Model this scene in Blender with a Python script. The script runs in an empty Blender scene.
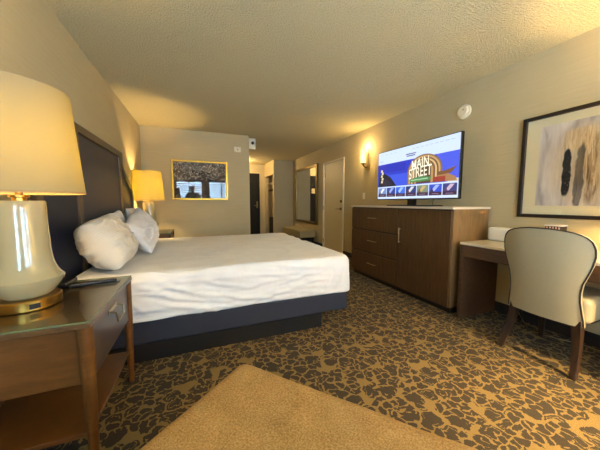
import bpy, bmesh, math, random
from mathutils import Vector, Matrix, noise
random.seed(7)
S = bpy.context.scene
COL = S.collection
PI = math.pi

# ---------------- camera, world, lights, exposure ----------------
cam_d = bpy.data.cameras.new('camera'); cam = bpy.data.objects.new('camera', cam_d); COL.objects.link(cam)
cam_d.sensor_fit = 'HORIZONTAL'; cam_d.sensor_width = 36.0; cam_d.lens = 254.3 / 600 * 36
cam_d.clip_start = 0.05; cam_d.clip_end = 60
cam.location = (0, 0, 1.1)
cam.rotation_euler = (math.radians(90 - 5.0), 0, math.radians(-21.76))
S.camera = cam

W = bpy.data.worlds.new('daylight'); S.world = W; W.use_nodes = True
wn = W.node_tree.nodes; wl = W.node_tree.links
wbg = wn['Background']; wbg.inputs['Color'].default_value = (0.46, 0.71, 1.0, 1); wbg.inputs['Strength'].default_value = 27.5

S.view_settings.view_transform = 'Standard'; S.view_settings.look = 'None'
S.view_settings.gamma = 1.0; S.view_settings.use_curve_mapping = False
S.view_settings.exposure = 0.34

WARM = (1.0, 0.70, 0.30)
WALL_LIGHT = (1.0, 0.74, 0.38)
P_LAMP = 11.5; P_SCONCE = 19.0; P_DESK = 74; P_FILL = 470; P_HALL = 40

def portal(x0, x1, z0, z1, y):
    l = bpy.data.lights.new('window_portal', 'AREA'); l.shape = 'RECTANGLE'; l.size = x1 - x0; l.size_y = z1 - z0
    l.cycles.is_portal = True
    o = bpy.data.objects.new('window_portal', l); COL.objects.link(o)
    o.location = ((x0 + x1) / 2, y, (z0 + z1) / 2); o.rotation_euler = (math.radians(90), 0, 0)   # faces +Y
WINDOWS = [(-0.84, 0.21), (0.42, 1.48), (1.70, 2.60)]; WZ0, WZ1 = 0.70, 2.03; WY = -1.2
for a, b in WINDOWS: portal(a, b, WZ0, WZ1, WY - 0.14)

def bulb(name, loc, power, color=WARM, radius=0.04, parent=None):
    l = bpy.data.lights.new(name, 'POINT'); l.energy = power; l.color = color; l.shadow_soft_size = radius
    o = bpy.data.objects.new(name, l); COL.objects.link(o); o.location = loc
    if parent: o.parent = parent
    return o

# ---------------- materials ----------------
def c4(c):
    if isinstance(c, str):
        c = c.lstrip('#'); v = [int(c[i:i+2], 16) / 255 for i in (0, 2, 4)]
        v = [x / 12.92 if x <= 0.04045 else ((x + 0.055) / 1.055) ** 2.4 for x in v]
        return (*v, 1)
    return (*c, 1) if len(c) == 3 else c

class NT:
    def __init__(self, name):
        self.m = bpy.data.materials.new(name); self.m.use_nodes = True
        self.t = self.m.node_tree; self.n = self.t.nodes; self.b = self.n['Principled BSDF']
        self.out = self.n['Material Output']
    def add(self, typ, **kw):
        x = self.n.new(typ)
        for k, v in kw.items():
            if k.startswith('i_'):
                key = k[2:].replace('_', ' ')
                x.inputs[key].default_value = v
            else: setattr(x, k, v)
        return x
    def link(self, a, b): self.t.links.new(a, b)
    def val(self, x, sock):
        if hasattr(x, 'is_output'): self.link(x, sock)
        else: sock.default_value = x
    def math(self, op, a, b=0.0, clamp=False):
        x = self.add('ShaderNodeMath', operation=op, use_clamp=clamp); self.val(a, x.inputs[0]); self.val(b, x.inputs[1]); return x.outputs[0]
    def mix(self, f, a, b):
        x = self.add('ShaderNodeMix', data_type='RGBA'); self.val(f, x.inputs[0])
        for v, s in ((a, x.inputs[6]), (b, x.inputs[7])):
            if hasattr(v, 'is_output'): self.link(v, s)
            else: s.default_value = c4(v)
        return x.outputs[2]
    def coords(self, scale=(1, 1, 1), kind='Object'):
        tc = self.add('ShaderNodeTexCoord'); mp = self.add('ShaderNodeMapping'); mp.inputs['Scale'].default_value = scale
        self.link(tc.outputs[kind], mp.inputs['Vector']); return mp.outputs[0]
    def noise(self, vec, scale, detail=3, rough=0.5, dist=0.0):
        x = self.add('ShaderNodeTexNoise'); x.inputs['Scale'].default_value = scale; x.inputs['Detail'].default_value = detail
        x.inputs['Roughness'].default_value = rough; x.inputs['Distortion'].default_value = dist
        self.link(vec, x.inputs['Vector']); return x
    def ramp(self, fac, stops, interp='LINEAR'):
        x = self.add('ShaderNodeValToRGB'); x.color_ramp.interpolation = interp; e = x.color_ramp.elements
        while len(e) < len(stops): e.new(0.5)
        for i, (p, c) in enumerate(stops): e[i].position = p; e[i].color = c4(c)
        self.link(fac, x.inputs[0]); return x.outputs[0]
    def bump(self, h, strength=0.3, dist=0.01):
        x = self.add('ShaderNodeBump'); x.inputs['Strength'].default_value = strength; x.inputs['Distance'].default_value = dist
        self.link(h, x.inputs['Height']); self.link(x.outputs[0], self.b.inputs['Normal']); return x
    def set(self, **kw):
        for k, v in kw.items():
            s = self.b.inputs[k.replace('_', ' ')]
            if hasattr(v, 'is_output'): self.link(v, s)
            else: s.default_value = c4(v) if (isinstance(v, (str, tuple)) and s.type == 'RGBA') else v
        return self

def plain(name, col, rough=0.5, metal=0.0, var=0.06, nscale=30, bump=0.0, **kw):
    t = NT(name); v = t.coords(); n = t.noise(v, nscale, 4)
    c = c4(col); a = tuple(x * (1 - var) for x in c[:3]); b = tuple(min(1, x * (1 + var)) for x in c[:3])
    t.set(Base_Color=t.mix(n.outputs[0], a, b), Roughness=rough, Metallic=metal, **kw)
    if bump: t.bump(n.outputs[0], bump, 0.003)
    return t.m

def wood(name, dark, light, grain=(3, 30, 30), rough=0.35, coat=0.0):
    t = NT(name); v = t.coords(grain); n = t.noise(v, 1.6, 6, 0.62, 0.6); n2 = t.noise(t.coords(), 2.2, 2)
    f = t.math('ADD', t.math('MULTIPLY', n.outputs[0], 0.75), t.math('MULTIPLY', n2.outputs[0], 0.25))
    t.set(Base_Color=t.ramp(f, [(0.32, dark), (0.68, light)]), Roughness=rough, Coat_Weight=coat, Coat_Roughness=0.15)
    t.bump(n.outputs[0], 0.12, 0.002); return t.m

def emit(name, col, strength=1.0):
    t = NT(name); t.set(Base_Color=(0.02, 0.02, 0.02), Roughness=0.35, Emission_Color=col, Emission_Strength=strength); return t.m

def glass_mat(name, tint=(1, 1, 1), rough=0.0, ior=1.5):
    t = NT(name); tr = t.add('ShaderNodeBsdfTransparent'); tr.inputs[0].default_value = c4(tint)
    gl = t.add('ShaderNodeBsdfGlossy'); gl.inputs['Roughness'].default_value = rough
    fr = t.add('ShaderNodeFresnel'); fr.inputs[0].default_value = ior
    g = t.add('ShaderNodeNewGeometry'); front = t.math('SUBTRACT', 1.0, g.outputs['Backfacing'])
    mx = t.add('ShaderNodeMixShader'); t.link(t.math('MULTIPLY', fr.outputs[0], front), mx.inputs[0])
    t.link(tr.outputs[0], mx.inputs[1]); t.link(gl.outputs[0], mx.inputs[2]); t.link(mx.outputs[0], t.out.inputs[0]); return t.m

def wall_mat():
    t = NT('grasscloth wallpaper'); v = t.coords((2, 2, 90)); n = t.noise(v, 2.0, 4, 0.6); m = t.noise(t.coords(), 1.3, 2)
    f = t.math('ADD', t.math('MULTIPLY', n.outputs[0], 0.6), t.math('MULTIPLY', m.outputs[0], 0.4))
    t.set(Base_Color=t.ramp(f, [(0.3, '#b3a37c'), (0.7, '#c1b189')]), Roughness=0.8); t.bump(n.outputs[0], 0.12, 0.002); return t.m
def ceil_mat():
    t = NT('popcorn ceiling'); v = t.coords(); n = t.noise(v, 105, 3, 0.65); vo = t.add('ShaderNodeTexVoronoi'); vo.inputs['Scale'].default_value = 85
    t.link(v, vo.inputs['Vector'])
    h = t.math('SUBTRACT', n.outputs[0], t.math('MULTIPLY', vo.outputs['Distance'], 0.6))
    t.set(Base_Color=t.ramp(n.outputs[0], [(0.35, '#d8c797'), (0.65, '#ecddae')]), Roughness=0.95); t.bump(h, 1.0, 0.021); return t.m
def carpet_mat():
    t = NT('damask carpet'); tc = t.add('ShaderNodeTexCoord'); v = tc.outputs['Object']
    def warp(vec, scale, amt):
        n = t.noise(vec, scale, 2, 0.5); s = t.add('ShaderNodeVectorMath', operation='SUBTRACT'); t.link(n.outputs['Color'], s.inputs[0]); s.inputs[1].default_value = (0.5, 0.5, 0.5)
        k = t.add('ShaderNodeVectorMath', operation='SCALE'); t.link(s.outputs[0], k.inputs[0]); k.inputs['Scale'].default_value = amt
        a = t.add('ShaderNodeVectorMath', operation='ADD'); t.link(vec, a.inputs[0]); t.link(k.outputs[0], a.inputs[1]); return a.outputs[0]
    w = warp(warp(warp(v, 6, 0.06), 21, 0.045), 55, 0.018)
    def cells(scale, off, edge, rad, rnd=0.8):
        mp = t.add('ShaderNodeMapping'); mp.inputs['Location'].default_value = off; t.link(w, mp.inputs['Vector']); out = []
        for feat in ('DISTANCE_TO_EDGE', 'F1'):
            vo = t.add('ShaderNodeTexVoronoi', feature=feat, voronoi_dimensions='2D'); vo.inputs['Scale'].default_value = scale; vo.inputs['Randomness'].default_value = rnd
            t.link(mp.outputs[0], vo.inputs['Vector']); out.append(vo.outputs['Distance'])
        return out[0], t.math('MULTIPLY', t.math('GREATER_THAN', out[0], edge), t.math('LESS_THAN', out[1], rad))
    big, bigm = cells(10.5, (0, 0, 0), .062, .56); small, smallm = cells(20, (3.1, 1.7, 0), .085, .55)
    sel = t.noise(v, 8.5, 1).outputs[0]
    seln = t.math('GREATER_THAN', sel, 0.5)
    # inside some big blobs a thin tan ring
    ring = t.math('COMPARE', big, 0.22); ring.node.inputs[2].default_value = 0.022
    bigm = t.math('MULTIPLY', bigm, t.math('SUBTRACT', 1.0, t.math('MULTIPLY', ring, t.math('GREATER_THAN', t.noise(v, 9, 1).outputs[0], 0.5))))
    mask = t.math('ADD', t.math('MULTIPLY', bigm, seln), t.math('MULTIPLY', smallm, t.math('SUBTRACT', 1.0, seln)), True)
    fz = t.noise(v, 260, 2).outputs[0]
    dark = t.ramp(fz, [(0.3, '#241d15'), (0.7, '#3c3226')]); tan = t.ramp(fz, [(0.3, '#66542f'), (0.7, '#897143')])
    t.set(Base_Color=t.mix(mask, tan, dark), Roughness=0.95); t.bump(fz, 0.5, 0.006); return t.m
def tweed():
    t = NT('mustard tweed'); v = t.coords(); a = t.noise(t.coords((1, 1, 1)), 210, 2, 0.6); b = t.noise(v, 14, 3)
    f = t.math('ADD', t.math('MULTIPLY', a.outputs[0], 0.75), t.math('MULTIPLY', b.outputs[0], 0.25))
    t.set(Base_Color=t.ramp(f, [(0.32, '#7d5d2c'), (0.68, '#b8945a')]), Roughness=0.9); t.bump(a.outputs[0], 0.5, 0.004); return t.m
def linen(name, a, b, stripes=False):
    t = NT(name); v = t.coords(); n = t.noise(v, 5, 4, 0.55, 0.4); base = t.ramp(n.outputs[0], [(0.3, a), (0.7, b)])
    t.set(Base_Color=base, Roughness=0.85, Sheen_Weight=0.15)
    if stripes:
        w = t.add('ShaderNodeTexWave', wave_type='BANDS', bands_direction='Z'); w.inputs['Scale'].default_value = 22; w.inputs['Distortion'].default_value = 0.4
        t.link(v, w.inputs['Vector']); t.set(Base_Color=t.mix(t.math('MULTIPLY', w.outputs[1], 0.3), base, '#b9b1a2')); 
    t.bump(n.outputs[0], 0.35, 0.02); return t.m
def shade_mat():
    t = NT('lamp shade linen'); v = t.coords((1, 1, 60)); n = t.noise(v, 40, 2)
    col = t.ramp(n.outputs[0], [(0.3, '#f3e2c0'), (0.7, '#fff2d8')])
    d = t.add('ShaderNodeBsdfDiffuse'); tr = t.add('ShaderNodeBsdfTranslucent'); t.link(t.mix(0.88, col, (0.10, 0.09, 0.06)), d.inputs[0]); tr.inputs[0].default_value = (0.27, 0.235, 0.052, 1)
    mx = t.add('ShaderNodeAddShader'); t.link(d.outputs[0], mx.inputs[0]); t.link(tr.outputs[0], mx.inputs[1])
    t.link(mx.outputs[0], t.out.inputs[0]); return t.m

M = {}
M['wall'] = wall_mat(); M['ceil'] = ceil_mat(); M['carpet'] = carpet_mat(); M['tweed'] = tweed()
M['dresser'] = wood('walnut veneer', '#3d2814', '#5f4224', (30, 30, 2.5), 0.38)
M['dresser_side'] = wood('walnut side veneer', '#6b5030', '#8e7048', (14, 14, 2.5), 0.32)
M['desk'] = wood('dark desk wood', '#38251a', '#5a3f28', (30, 3, 30), 0.35)
M['stand'] = wood('nightstand wood', '#4a2b10', '#69431c', (3, 3, 20), 0.35, 0.3)
M['stand_top'] = wood('nightstand top wood', '#46321d', '#62482c', (20, 3, 20), 0.3)
M['drawer_grey'] = wood('nightstand drawer', '#3c3028', '#544538', (20, 3, 20), 0.3)
M['head_wood'] = wood('headboard wood', '#4a3b28', '#66533a', (20, 3, 20), 0.4)
M['trim'] = plain('tan binding', '#b3935c', .8)
M['stone'] = plain('pale stone top', '#cdc0ac', 0.3, var=0.05)
M['desk_top'] = plain('beige desk top', '#d6c8a9', 0.25, var=0.05)
M['white'] = plain('off white paint', '#e0d6bb', 0.5, var=0.02)
M['door'] = plain('beige door paint', '#d6c69a', 0.45, var=0.02)
M['dkbase'] = plain('dark rubber base', '#241e1a', 0.6)
M['black'] = plain('black plastic', '#0c0c0e', 0.3)
M['blackcloth'] = plain('black cloth', '#0d0d10', 0.8, bump=0.3)
M['darkdoor'] = plain('dark navy door paint', '#07080b', 0.85)
M['navy'] = plain('navy vinyl', '#1c2134', 0.42, var=0.12, nscale=9, bump=0.25)
M['navy_box'] = plain('navy box spring cloth', '#1e2433', 0.75, var=0.1, nscale=12, bump=0.3)
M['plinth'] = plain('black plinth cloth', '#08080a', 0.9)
M['sheet'] = linen('white sheet', '#d9d5cf', '#e6e3de')
M['pillow_w'] = linen('white pillowcase', '#d6d3d2', '#e6e3e2')
M['pillow_s'] = linen('striped pillowcase', '#c9bfab', '#d6ccba', True)
M['ceramic'] = plain('cream ceramic glaze', '#a79b76', 0.14, var=0.02, Coat_Weight=0.6)
M['brass'] = plain('brushed brass', '#b98f45', 0.28, 1.0, var=0.08, nscale=12)
M['nickel'] = plain('satin nickel', '#a89878', 0.3, 1.0)
M['gold'] = plain('gilded frame', '#c39a3e', 0.35, 1.0, var=0.2, nscale=25, bump=0.3)
M['bronze'] = plain('bronze mirror frame', '#7d683e', 0.35, 0.8, var=0.2, nscale=25)
M['mirror'] = NT('mirror silver').set(Base_Color=(0.86, 0.88, 0.86), Metallic=1.0, Roughness=0.015).m
M['shade'] = shade_mat()
M['glass'] = glass_mat('clear glass'); M['glass_green'] = glass_mat('green tinted glass', (0.93, 0.97, 0.93))
M['glass_edge'] = plain('glass sheet green edge', '#5d6f52', 0.25)
M['vinyl'] = plain('champagne faux leather', '#a99d7d', 0.36, var=0.04, nscale=60, bump=0.05, Coat_Weight=0.2)
M['pipe'] = plain('dark piping', '#2a221c', 0.45)
M['leg'] = wood('dark chair leg wood', '#23160f', '#3f2a1b', (20, 20, 3), 0.35)
M['bench'] = plain('olive beige vinyl', '#a3956b', 0.5, var=0.05)
M['frame_dk'] = plain('espresso frame', '#241810', 0.35)
M['mat'] = plain('cream mat board', '#d8cda6', 0.8, var=0.01)
M['bulbglow'] = emit('sconce glass glow', (1.0, 0.66, 0.20), 2.6)
M['led'] = emit('white indicator', (0.9, 0.9, 0.9), 0.8)
M['paper'] = plain('white paper', '#e4dfd2', 0.7, var=0.02)

# ---------------- mesh helpers ----------------
def obj(name, bm, mat, parent=None, smooth=False, bevel=0.0, seg=2, loc=None, angle=35):
    me = bpy.data.meshes.new(name); bmesh.ops.recalc_face_normals(bm, faces=bm.faces[:]); bm.to_mesh(me); bm.free()
    for m in (mat if isinstance(mat, list) else [mat]): me.materials.append(m)
    o = bpy.data.objects.new(name, me); COL.objects.link(o)
    if smooth or bevel:
        for p in me.polygons: p.use_smooth = True
        if bevel:
            b = o.modifiers.new('bevel', 'BEVEL'); b.width = bevel; b.segments = seg; b.limit_method = 'ANGLE'; b.angle_limit = math.radians(30); b.harden_normals = True
        else:
            try: me.set_sharp_from_angle(angle=math.radians(angle))
            except Exception: pass
    if parent: o.parent = parent
    if loc: o.location = loc
    return o
def bx(bm, x0, x1, y0, y1, z0, z1, mi=0):
    v = [bm.verts.new((x, y, z)) for x in (x0, x1) for y in (y0, y1) for z in (z0, z1)]
    for q in ((0, 1, 3, 2), (4, 6, 7, 5), (0, 4, 5, 1), (2, 3, 7, 6), (0, 2, 6, 4), (1, 5, 7, 3)):
        f = bm.faces.new([v[i] for i in q]); f.material_index = mi
    return v
def box(name, x0, x1, y0, y1, z0, z1, mat, parent=None, bevel=0.0):
    bm = bmesh.new(); bx(bm, x0, x1, y0, y1, z0, z1); return obj(name, bm, mat, parent, bevel=bevel)
def tube(bm, pts, r, n=10, mi=0, cap=True, taper=None):
    pts = [Vector(p) for p in pts]; rings = []
    up = Vector((0, 0, 1))
    for i, p in enumerate(pts):
        d = (pts[min(i + 1, len(pts) - 1)] - pts[max(i - 1, 0)]).normalized()
        a = d.cross(up)
        if a.length < 1e-3: a = d.cross(Vector((1, 0, 0)))
        a.normalize(); b = d.cross(a).normalized()
        rr = taper[i] if taper else r
        rings.append([bm.verts.new(p + a * rr * math.cos(2 * PI * k / n) + b * rr * math.sin(2 * PI * k / n)) for k in range(n)])
    for i in range(len(rings) - 1):
        for k in range(n):
            f = bm.faces.new([rings[i][k], rings[i][(k + 1) % n], rings[i + 1][(k + 1) % n], rings[i + 1][k]]); f.material_index = mi
    if cap:
        for r_ in (rings[0], rings[-1]):
            f = bm.faces.new(r_); f.material_index = mi
def lathe(bm, prof, cx=0, cy=0, n=40, close=False):
    rings = [[bm.verts.new((cx + r * math.cos(2 * PI * k / n), cy + r * math.sin(2 * PI * k / n), z)) for k in range(n)] for r, z in prof]
    m = len(rings)
    for i in range(m if close else m - 1):
        A, B = rings[i], rings[(i + 1) % m]
        for k in range(n): bm.faces.new([A[k], A[(k + 1) % n], B[(k + 1) % n], B[k]])
    if not close:
        bm.faces.new(rings[0]); bm.faces.new(rings[-1])
def prism_x(bm, poly, x0, x1, mi=0):      # polygon of (y,z) extruded along x
    a = [bm.verts.new((x0, y, z)) for y, z in poly]; b = [bm.verts.new((x1, y, z)) for y, z in poly]
    bm.faces.new(a).material_index = mi; bm.faces.new(b[::-1]).material_index = mi
    for i in range(len(poly)):
        j = (i + 1) % len(poly); bm.faces.new([a[i], b[i], b[j], a[j]]).material_index = mi
def tag(o, label, cat, group=None):
    o['label'] = label; o['category'] = cat
    if group: o['group'] = group
    return o
def thing(name, label, cat, loc=(0, 0, 0), group=None):
    o = bpy.data.objects.new(name, None); COL.objects.link(o); o.location = loc; o.empty_display_size = 0.1
    return tag(o, label, cat, group)
def child_to(root):      # children are modelled in world coordinates: keep them there
    bpy.context.view_layer.update()
    inv = root.matrix_world.inverted()
    for c in COL.objects:
        if c.parent == root: c.matrix_parent_inverse = inv
def struct(o): o['kind'] = 'structure'; return o
def copy_tree(o, off, parent=None):
    c = o.copy(); COL.objects.link(c)
    if parent: c.parent = parent
    else: c.location = Vector(o.location) + Vector(off)
    for k in ('label', 'category', 'group'): pass
    for ch in [x for x in COL.objects if x.parent == o]: copy_tree(ch, off, c)
    return c
def rounded(bm_fn=None): pass

# ---------------- room ----------------
XL, XR, YB, ZC = -0.88, 2.80, 5.10, 2.40
HX, YF, CX, YE = 0.96, 7.60, 2.17, 8.75      # hall corner, far return wall, closet wall plane, end wall
T = 0.12
struct(box('floor', XL - T, 3.2, WY - 0.3, YE + T, -0.1, 0, M['carpet']))
struct(box('ceiling', XL - T, 3.2, WY - 0.3, YE + T, ZC, ZC + 0.1, M['ceil']))
struct(box('wall_left', XL - T, XL, WY - 0.12, YB + T, 0, ZC, M['wall']))
bm = bmesh.new(); bx(bm, XL - T, HX, YB, YB + T, 0, ZC); struct(obj('wall_back', bm, M['wall']))
struct(box('wall_hall', HX - T, HX, YB + T, YE + T, 0, ZC, M['wall']))
# right wall with the door opening
D0, D1, DZ = 4.56, 5.50, 2.03
bm = bmesh.new(); bx(bm, XR, XR + T, WY - 0.12, D0 + .04, 0, ZC); bx(bm, XR, XR + T, D1 - .04, YE + T, 0, ZC); bx(bm, XR, XR + T, D0 + .04, D1 - .04, DZ - .03, ZC); bx(bm, XR + .06, XR + T, D0 + .04, D1 - .04, 0, DZ - .03)
struct(obj('wall_right', bm, M['wall']))
bm = bmesh.new(); bx(bm, CX, XR, YF, YF + 0.1, 0, ZC)
bx(bm, CX, CX + 0.1, YF + 0.1, YE, 1.98, ZC); bx(bm, CX, CX + 0.1, YE - 0.1, YE, 0, 1.98)
struct(obj('wall_closet', bm, M['wall']))
bm = bmesh.new(); bx(bm, HX, 1.02, YE, YE + T, 0, ZC); bx(bm, 1.99, XR, YE, YE + T, 0, ZC); bx(bm, 1.02, 1.99, YE, YE + T, 2.10, ZC); bx(bm, 1.02, 1.99, YE + .08, YE + T, 0, 2.10)
struct(obj('wall_far', bm, M['wall']))
# window wall
bm = bmesh.new(); xs = [XL - T]
for a, b in WINDOWS: bx(bm, xs[-1], a, WY - 0.12, WY, 0, ZC); bx(bm, a, b, WY - 0.12, WY, 0, WZ0); bx(bm, a, b, WY - 0.12, WY, WZ1, ZC); xs.append(b)
bx(bm, xs[-1], XR + T, WY - 0.12, WY, 0, ZC); struct(obj('wall_window', bm, M['wall']))
for i, (a, b) in enumerate(WINDOWS):
    w = bpy.data.objects.new('window_%d' % (i + 1), None); COL.objects.link(w); struct(w); w.location = ((a + b) / 2, WY, WZ0)
    bm = bmesh.new(); e = 0.05
    for q in ((a, a + e, WZ0, WZ1), (b - e, b, WZ0, WZ1), (a + e, b - e, WZ0, WZ0 + e), (a + e, b - e, WZ1 - e, WZ1)): bx(bm, q[0], q[1], WY - 0.1, WY - 0.02, q[2], q[3])
    obj('window_frame', bm, M['frame_dk'], w)
    box('window_pane', a + e, b - e, WY - 0.092, WY - 0.086, WZ0 + e, WZ1 - e, M['glass'], w)
    bm = bmesh.new(); m = (a + b) / 2
    for k, (p, q) in enumerate(((a + e, m - .03), (m + .03, b - e))):
        z = WZ0 + e + 0.06
        while z < WZ1 - e - .02:
            v = bx(bm, p, q, -0.031, 0.031, -0.004, 0.004)
            R = Matrix.Translation((0, WY - 0.045, z)) @ Matrix.Rotation(math.radians(30), 4, 'X')
            bmesh.ops.transform(bm, matrix=R, verts=v); z += 0.088
    bx(bm, m - .03, m + .03, WY - 0.07, WY - 0.02, WZ0 + e, WZ1 - e)
    obj('shutter', bm, M['white'], w)
    child_to(w)
# baseboards
def base(name, *a): return struct(box(name, *a, M['dkbase'], bevel=0.004))
base('baseboard_right', XR - .015, XR, WY, D0 - .005, 0, 0.10)
base('baseboard_right.001', XR - .015, XR, D1 + .005, YF, 0, 0.10)
base('baseboard_back', XL, HX, YB - .015, YB, 0, 0.10)
base('baseboard_left', XL, XL + .015, WY, YB - .015, 0, 0.10)
base('baseboard_closet', CX, XR - .015, YF - .015, YF, 0, 0.10)

# connecting door in the right wall
d = bpy.data.objects.new('door_1', None); COL.objects.link(d); struct(d); d.location = (XR, D0, 0)
box('door_panel', XR + .012, XR + .05, D0 + .045, D1 - .045, .008, DZ - .035, M['door'], d, 0.003)
bm = bmesh.new(); bx(bm, XR - .02, XR + .02, D0, D0 + .045, 0, DZ); bx(bm, XR - .02, XR + .02, D1 - .045, D1, 0, DZ); bx(bm, XR - .02, XR + .02, D0 + .045, D1 - .045, DZ - .035, DZ)
obj('door_frame', bm, M['white'], d, bevel=0.004)
bm = bmesh.new(); tube(bm, [(XR + .012, 4.70, .97), (XR - .045, 4.70, .97)], .012, 12); tube(bm, [(XR - .04, 4.70, .97), (XR - .045, 4.74, .97), (XR - .045, 4.82, .965)], .009, 10)
lathe_pts = []
tube(bm, [(XR + .013, 4.70, .97), (XR + .002, 4.70, .97)], .032, 20); obj('door_handle', bm, M['bronze'], d, smooth=True)
bm = bmesh.new(); tube(bm, [(XR + .013, 4.69, 1.13), (XR - .01, 4.69, 1.13)], .028, 20); bx(bm, XR - .02, XR - .01, 4.685, 4.695, 1.11, 1.15); obj('deadbolt', bm, M['bronze'], d, smooth=True)
for z in (.2, .98, 1.75):
    bm = bmesh.new(); tube(bm, [(XR - .012, D1 - .045, z - .05), (XR - .012, D1 - .045, z + .05)], .011, 10); obj('hinge', bm, M['nickel'], d, smooth=True)
child_to(d)

# entry door
d = bpy.data.objects.new('door_2', None); COL.objects.link(d); struct(d); d.location = (1.5, YE, 0)
box('door_panel', 1.06, 1.95, YE + .02, YE + .06, .008, 2.06, M['darkdoor'], d, 0.004)
bm = bmesh.new(); bx(bm, 1.022, 1.06, YE - .01, YE + .07, 0, 2.098); bx(bm, 1.95, 1.988, YE - .01, YE + .07, 0, 2.098); bx(bm, 1.06, 1.95, YE - .01, YE + .07, 2.06, 2.098)
obj('door_frame', bm, M['darkdoor'], d)
bm = bmesh.new(); bx(bm, 1.88, 1.92, YE + .005, YE + .02, .92, 1.15); tube(bm, [(1.90, YE + .01, 1.0), (1.90, YE - .05, 1.0)], .01); tube(bm, [(1.90, YE - .05, 1.0), (1.79, YE - .05, 1.0)], .009)
obj('door_handle', bm, M['bronze'], d, smooth=True)
bm = bmesh.new(); bx(bm, 1.45, 1.59, YE + .014, YE + .02, 1.45, 1.63); obj('notice_card', bm, M['door'], d)
child_to(d)

# ---------------- closet contents ----------------
cr = thing('closet_rail', 'chrome hanging rail with wire shelf inside the hall closet', 'rail', (2.45, 8.0, 1.7))
bm = bmesh.new(); tube(bm, [(2.42, YF + .101, 1.66), (2.42, YE - .001, 1.66)], .013, 10); obj('rod', bm, M['nickel'], cr, smooth=True)
bm = bmesh.new()
for k in range(12): tube(bm, [(2.2 + k * .05, YF + .101, 1.74), (2.2 + k * .05, YE - .001, 1.74)], .004, 6)
obj('wire_shelf', bm, M['white'], cr); child_to(cr)
def hanger(y, lab):
    t = thing('clothes_hanger', lab, 'hanger', (2.42, y, 1.66), 'hangers on the closet rail')
    bm = bmesh.new(); tube(bm, [(2.42 + .02 * math.cos(a), y, 1.668 + .018 * math.sin(a)) for a in [PI * (1.1 - .12 * k) for k in range(12)]] + [(2.42, y, 1.63), (2.42, y, 1.60)], .003, 6); obj('hook', bm, M['nickel'], t)
    bm = bmesh.new(); tube(bm, [(2.2, y, 1.50), (2.42, y, 1.60), (2.64, y, 1.50), (2.2, y, 1.495)], .008, 8); obj('shoulder_bar', bm, M['leg'], t); child_to(t)
for y, lab in ((7.92, 'wooden hanger nearest the room on the closet rail'), (8.14, 'wooden hanger in the middle of the closet rail'), (8.38, 'wooden hanger nearest the entry door on the closet rail')): hanger(y, lab)
sc = thing('suitcase', 'black upright suitcase standing in the hall closet', 'suitcase', (2.36, 8.1, 0))
bm = bmesh.new(); bx(bm, 2.22, 2.48, 7.90, 8.40, .05, .62); obj('shell', bm, M['blackcloth'], sc, bevel=.05, seg=4)
bm = bmesh.new(); tube(bm, [(2.34, 8.04, .61), (2.34, 8.04, .72), (2.34, 8.26, .72), (2.34, 8.26, .61)], .01, 8); obj('handle', bm, M['black'], sc, smooth=True)
for y in (7.96, 8.34):
    bm = bmesh.new(); tube(bm, [(2.26, y, .03), (2.44, y, .03)], .03, 12); obj('wheel', bm, M['black'], sc, smooth=True)
child_to(sc)
ib = thing('ironing_board', 'folded ironing board with pale cover leaning in the closet', 'ironing board', (2.66, 7.9, 0))
bm = bmesh.new(); prism_x(bm, [(7.74, .25), (8.04, .25), (8.04, 1.15), (7.96, 1.4), (7.89, 1.45), (7.82, 1.4), (7.74, 1.15)], 2.66, 2.69); obj('cover', bm, M['paper'], ib, bevel=.008)
bm = bmesh.new(); tube(bm, [(2.64, 7.80, 0.01), (2.64, 7.97, 1.0)], .011); tube(bm, [(2.64, 7.98, 0.01), (2.64, 7.81, 1.0)], .011); obj('legs', bm, M['nickel'], ib); child_to(ib)
bg = thing('bag', 'small dark bag hanging at the front edge of the closet', 'bag', (2.3, 7.62, .7))
bm = bmesh.new(); bx(bm, 2.20, 2.38, 7.715, 7.835, .60, .84); obj('body', bm, M['blackcloth'], bg, bevel=.04, seg=3)
bm = bmesh.new(); tube(bm, [(2.29, 7.775, .83), (2.34, 7.775, 1.2), (2.40, 7.78, 1.645), (2.42, 7.78, 1.68), (2.44, 7.78, 1.645)], .006, 6); obj('strap', bm, M['blackcloth'], bg); child_to(bg)

# ---------------- small wall fittings ----------------
t = thing('wall_alarm', 'white alarm box high on the hall corner near the ceiling', 'alarm', (HX, 5.2, 2.25))
box('housing', HX + .001, HX + .135, 5.11, 5.30, 2.15, 2.36, M['white'], t, .01)
bm = bmesh.new(); tube(bm, [(HX + .075, 5.112, 2.27), (HX + .075, 5.100, 2.27)], .03, 20); obj('lens', bm, M['dkbase'], t, smooth=True); child_to(t)
t = thing('wall_sensor', 'small square off white sensor on back wall right of gold framed picture', 'sensor', (.735, YB, 2.12))
box('housing', .67, .80, YB - .03, YB - .001, 2.07, 2.17, M['white'], t, .008)
bm = bmesh.new(); tube(bm, [(.735, YB - .028, 2.115), (.735, YB - .036, 2.115)], .018, 16); obj('lens', bm, M['nickel'], t, smooth=True); child_to(t)
t = thing('smoke_detector', 'round white smoke detector high on right wall above the television', 'smoke detector', (XR, 2.05, 2.11))
def disc_x(x0, x1, y, z, r0, r1, mat, par, name, n=36):
    bm = bmesh.new(); tube(bm, [(x0, y, z), ((x0 * .35 + x1 * .65), y, z), (x1, y, z)], r0, n, taper=[r0, r0, r1]); return obj(name, bm, mat, par, smooth=True)
disc_x(XR - .001, XR - .02, 2.05, 2.11, .078, .074, M['white'], t, 'base'); disc_x(XR - .02, XR - .045, 2.05, 2.11, .062, .05, M['white'], t, 'cover')
disc_x(XR - .043, XR - .048, 2.035, 2.125, .006, .006, M['dkbase'], t, 'test_button', 12); child_to(t)
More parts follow.
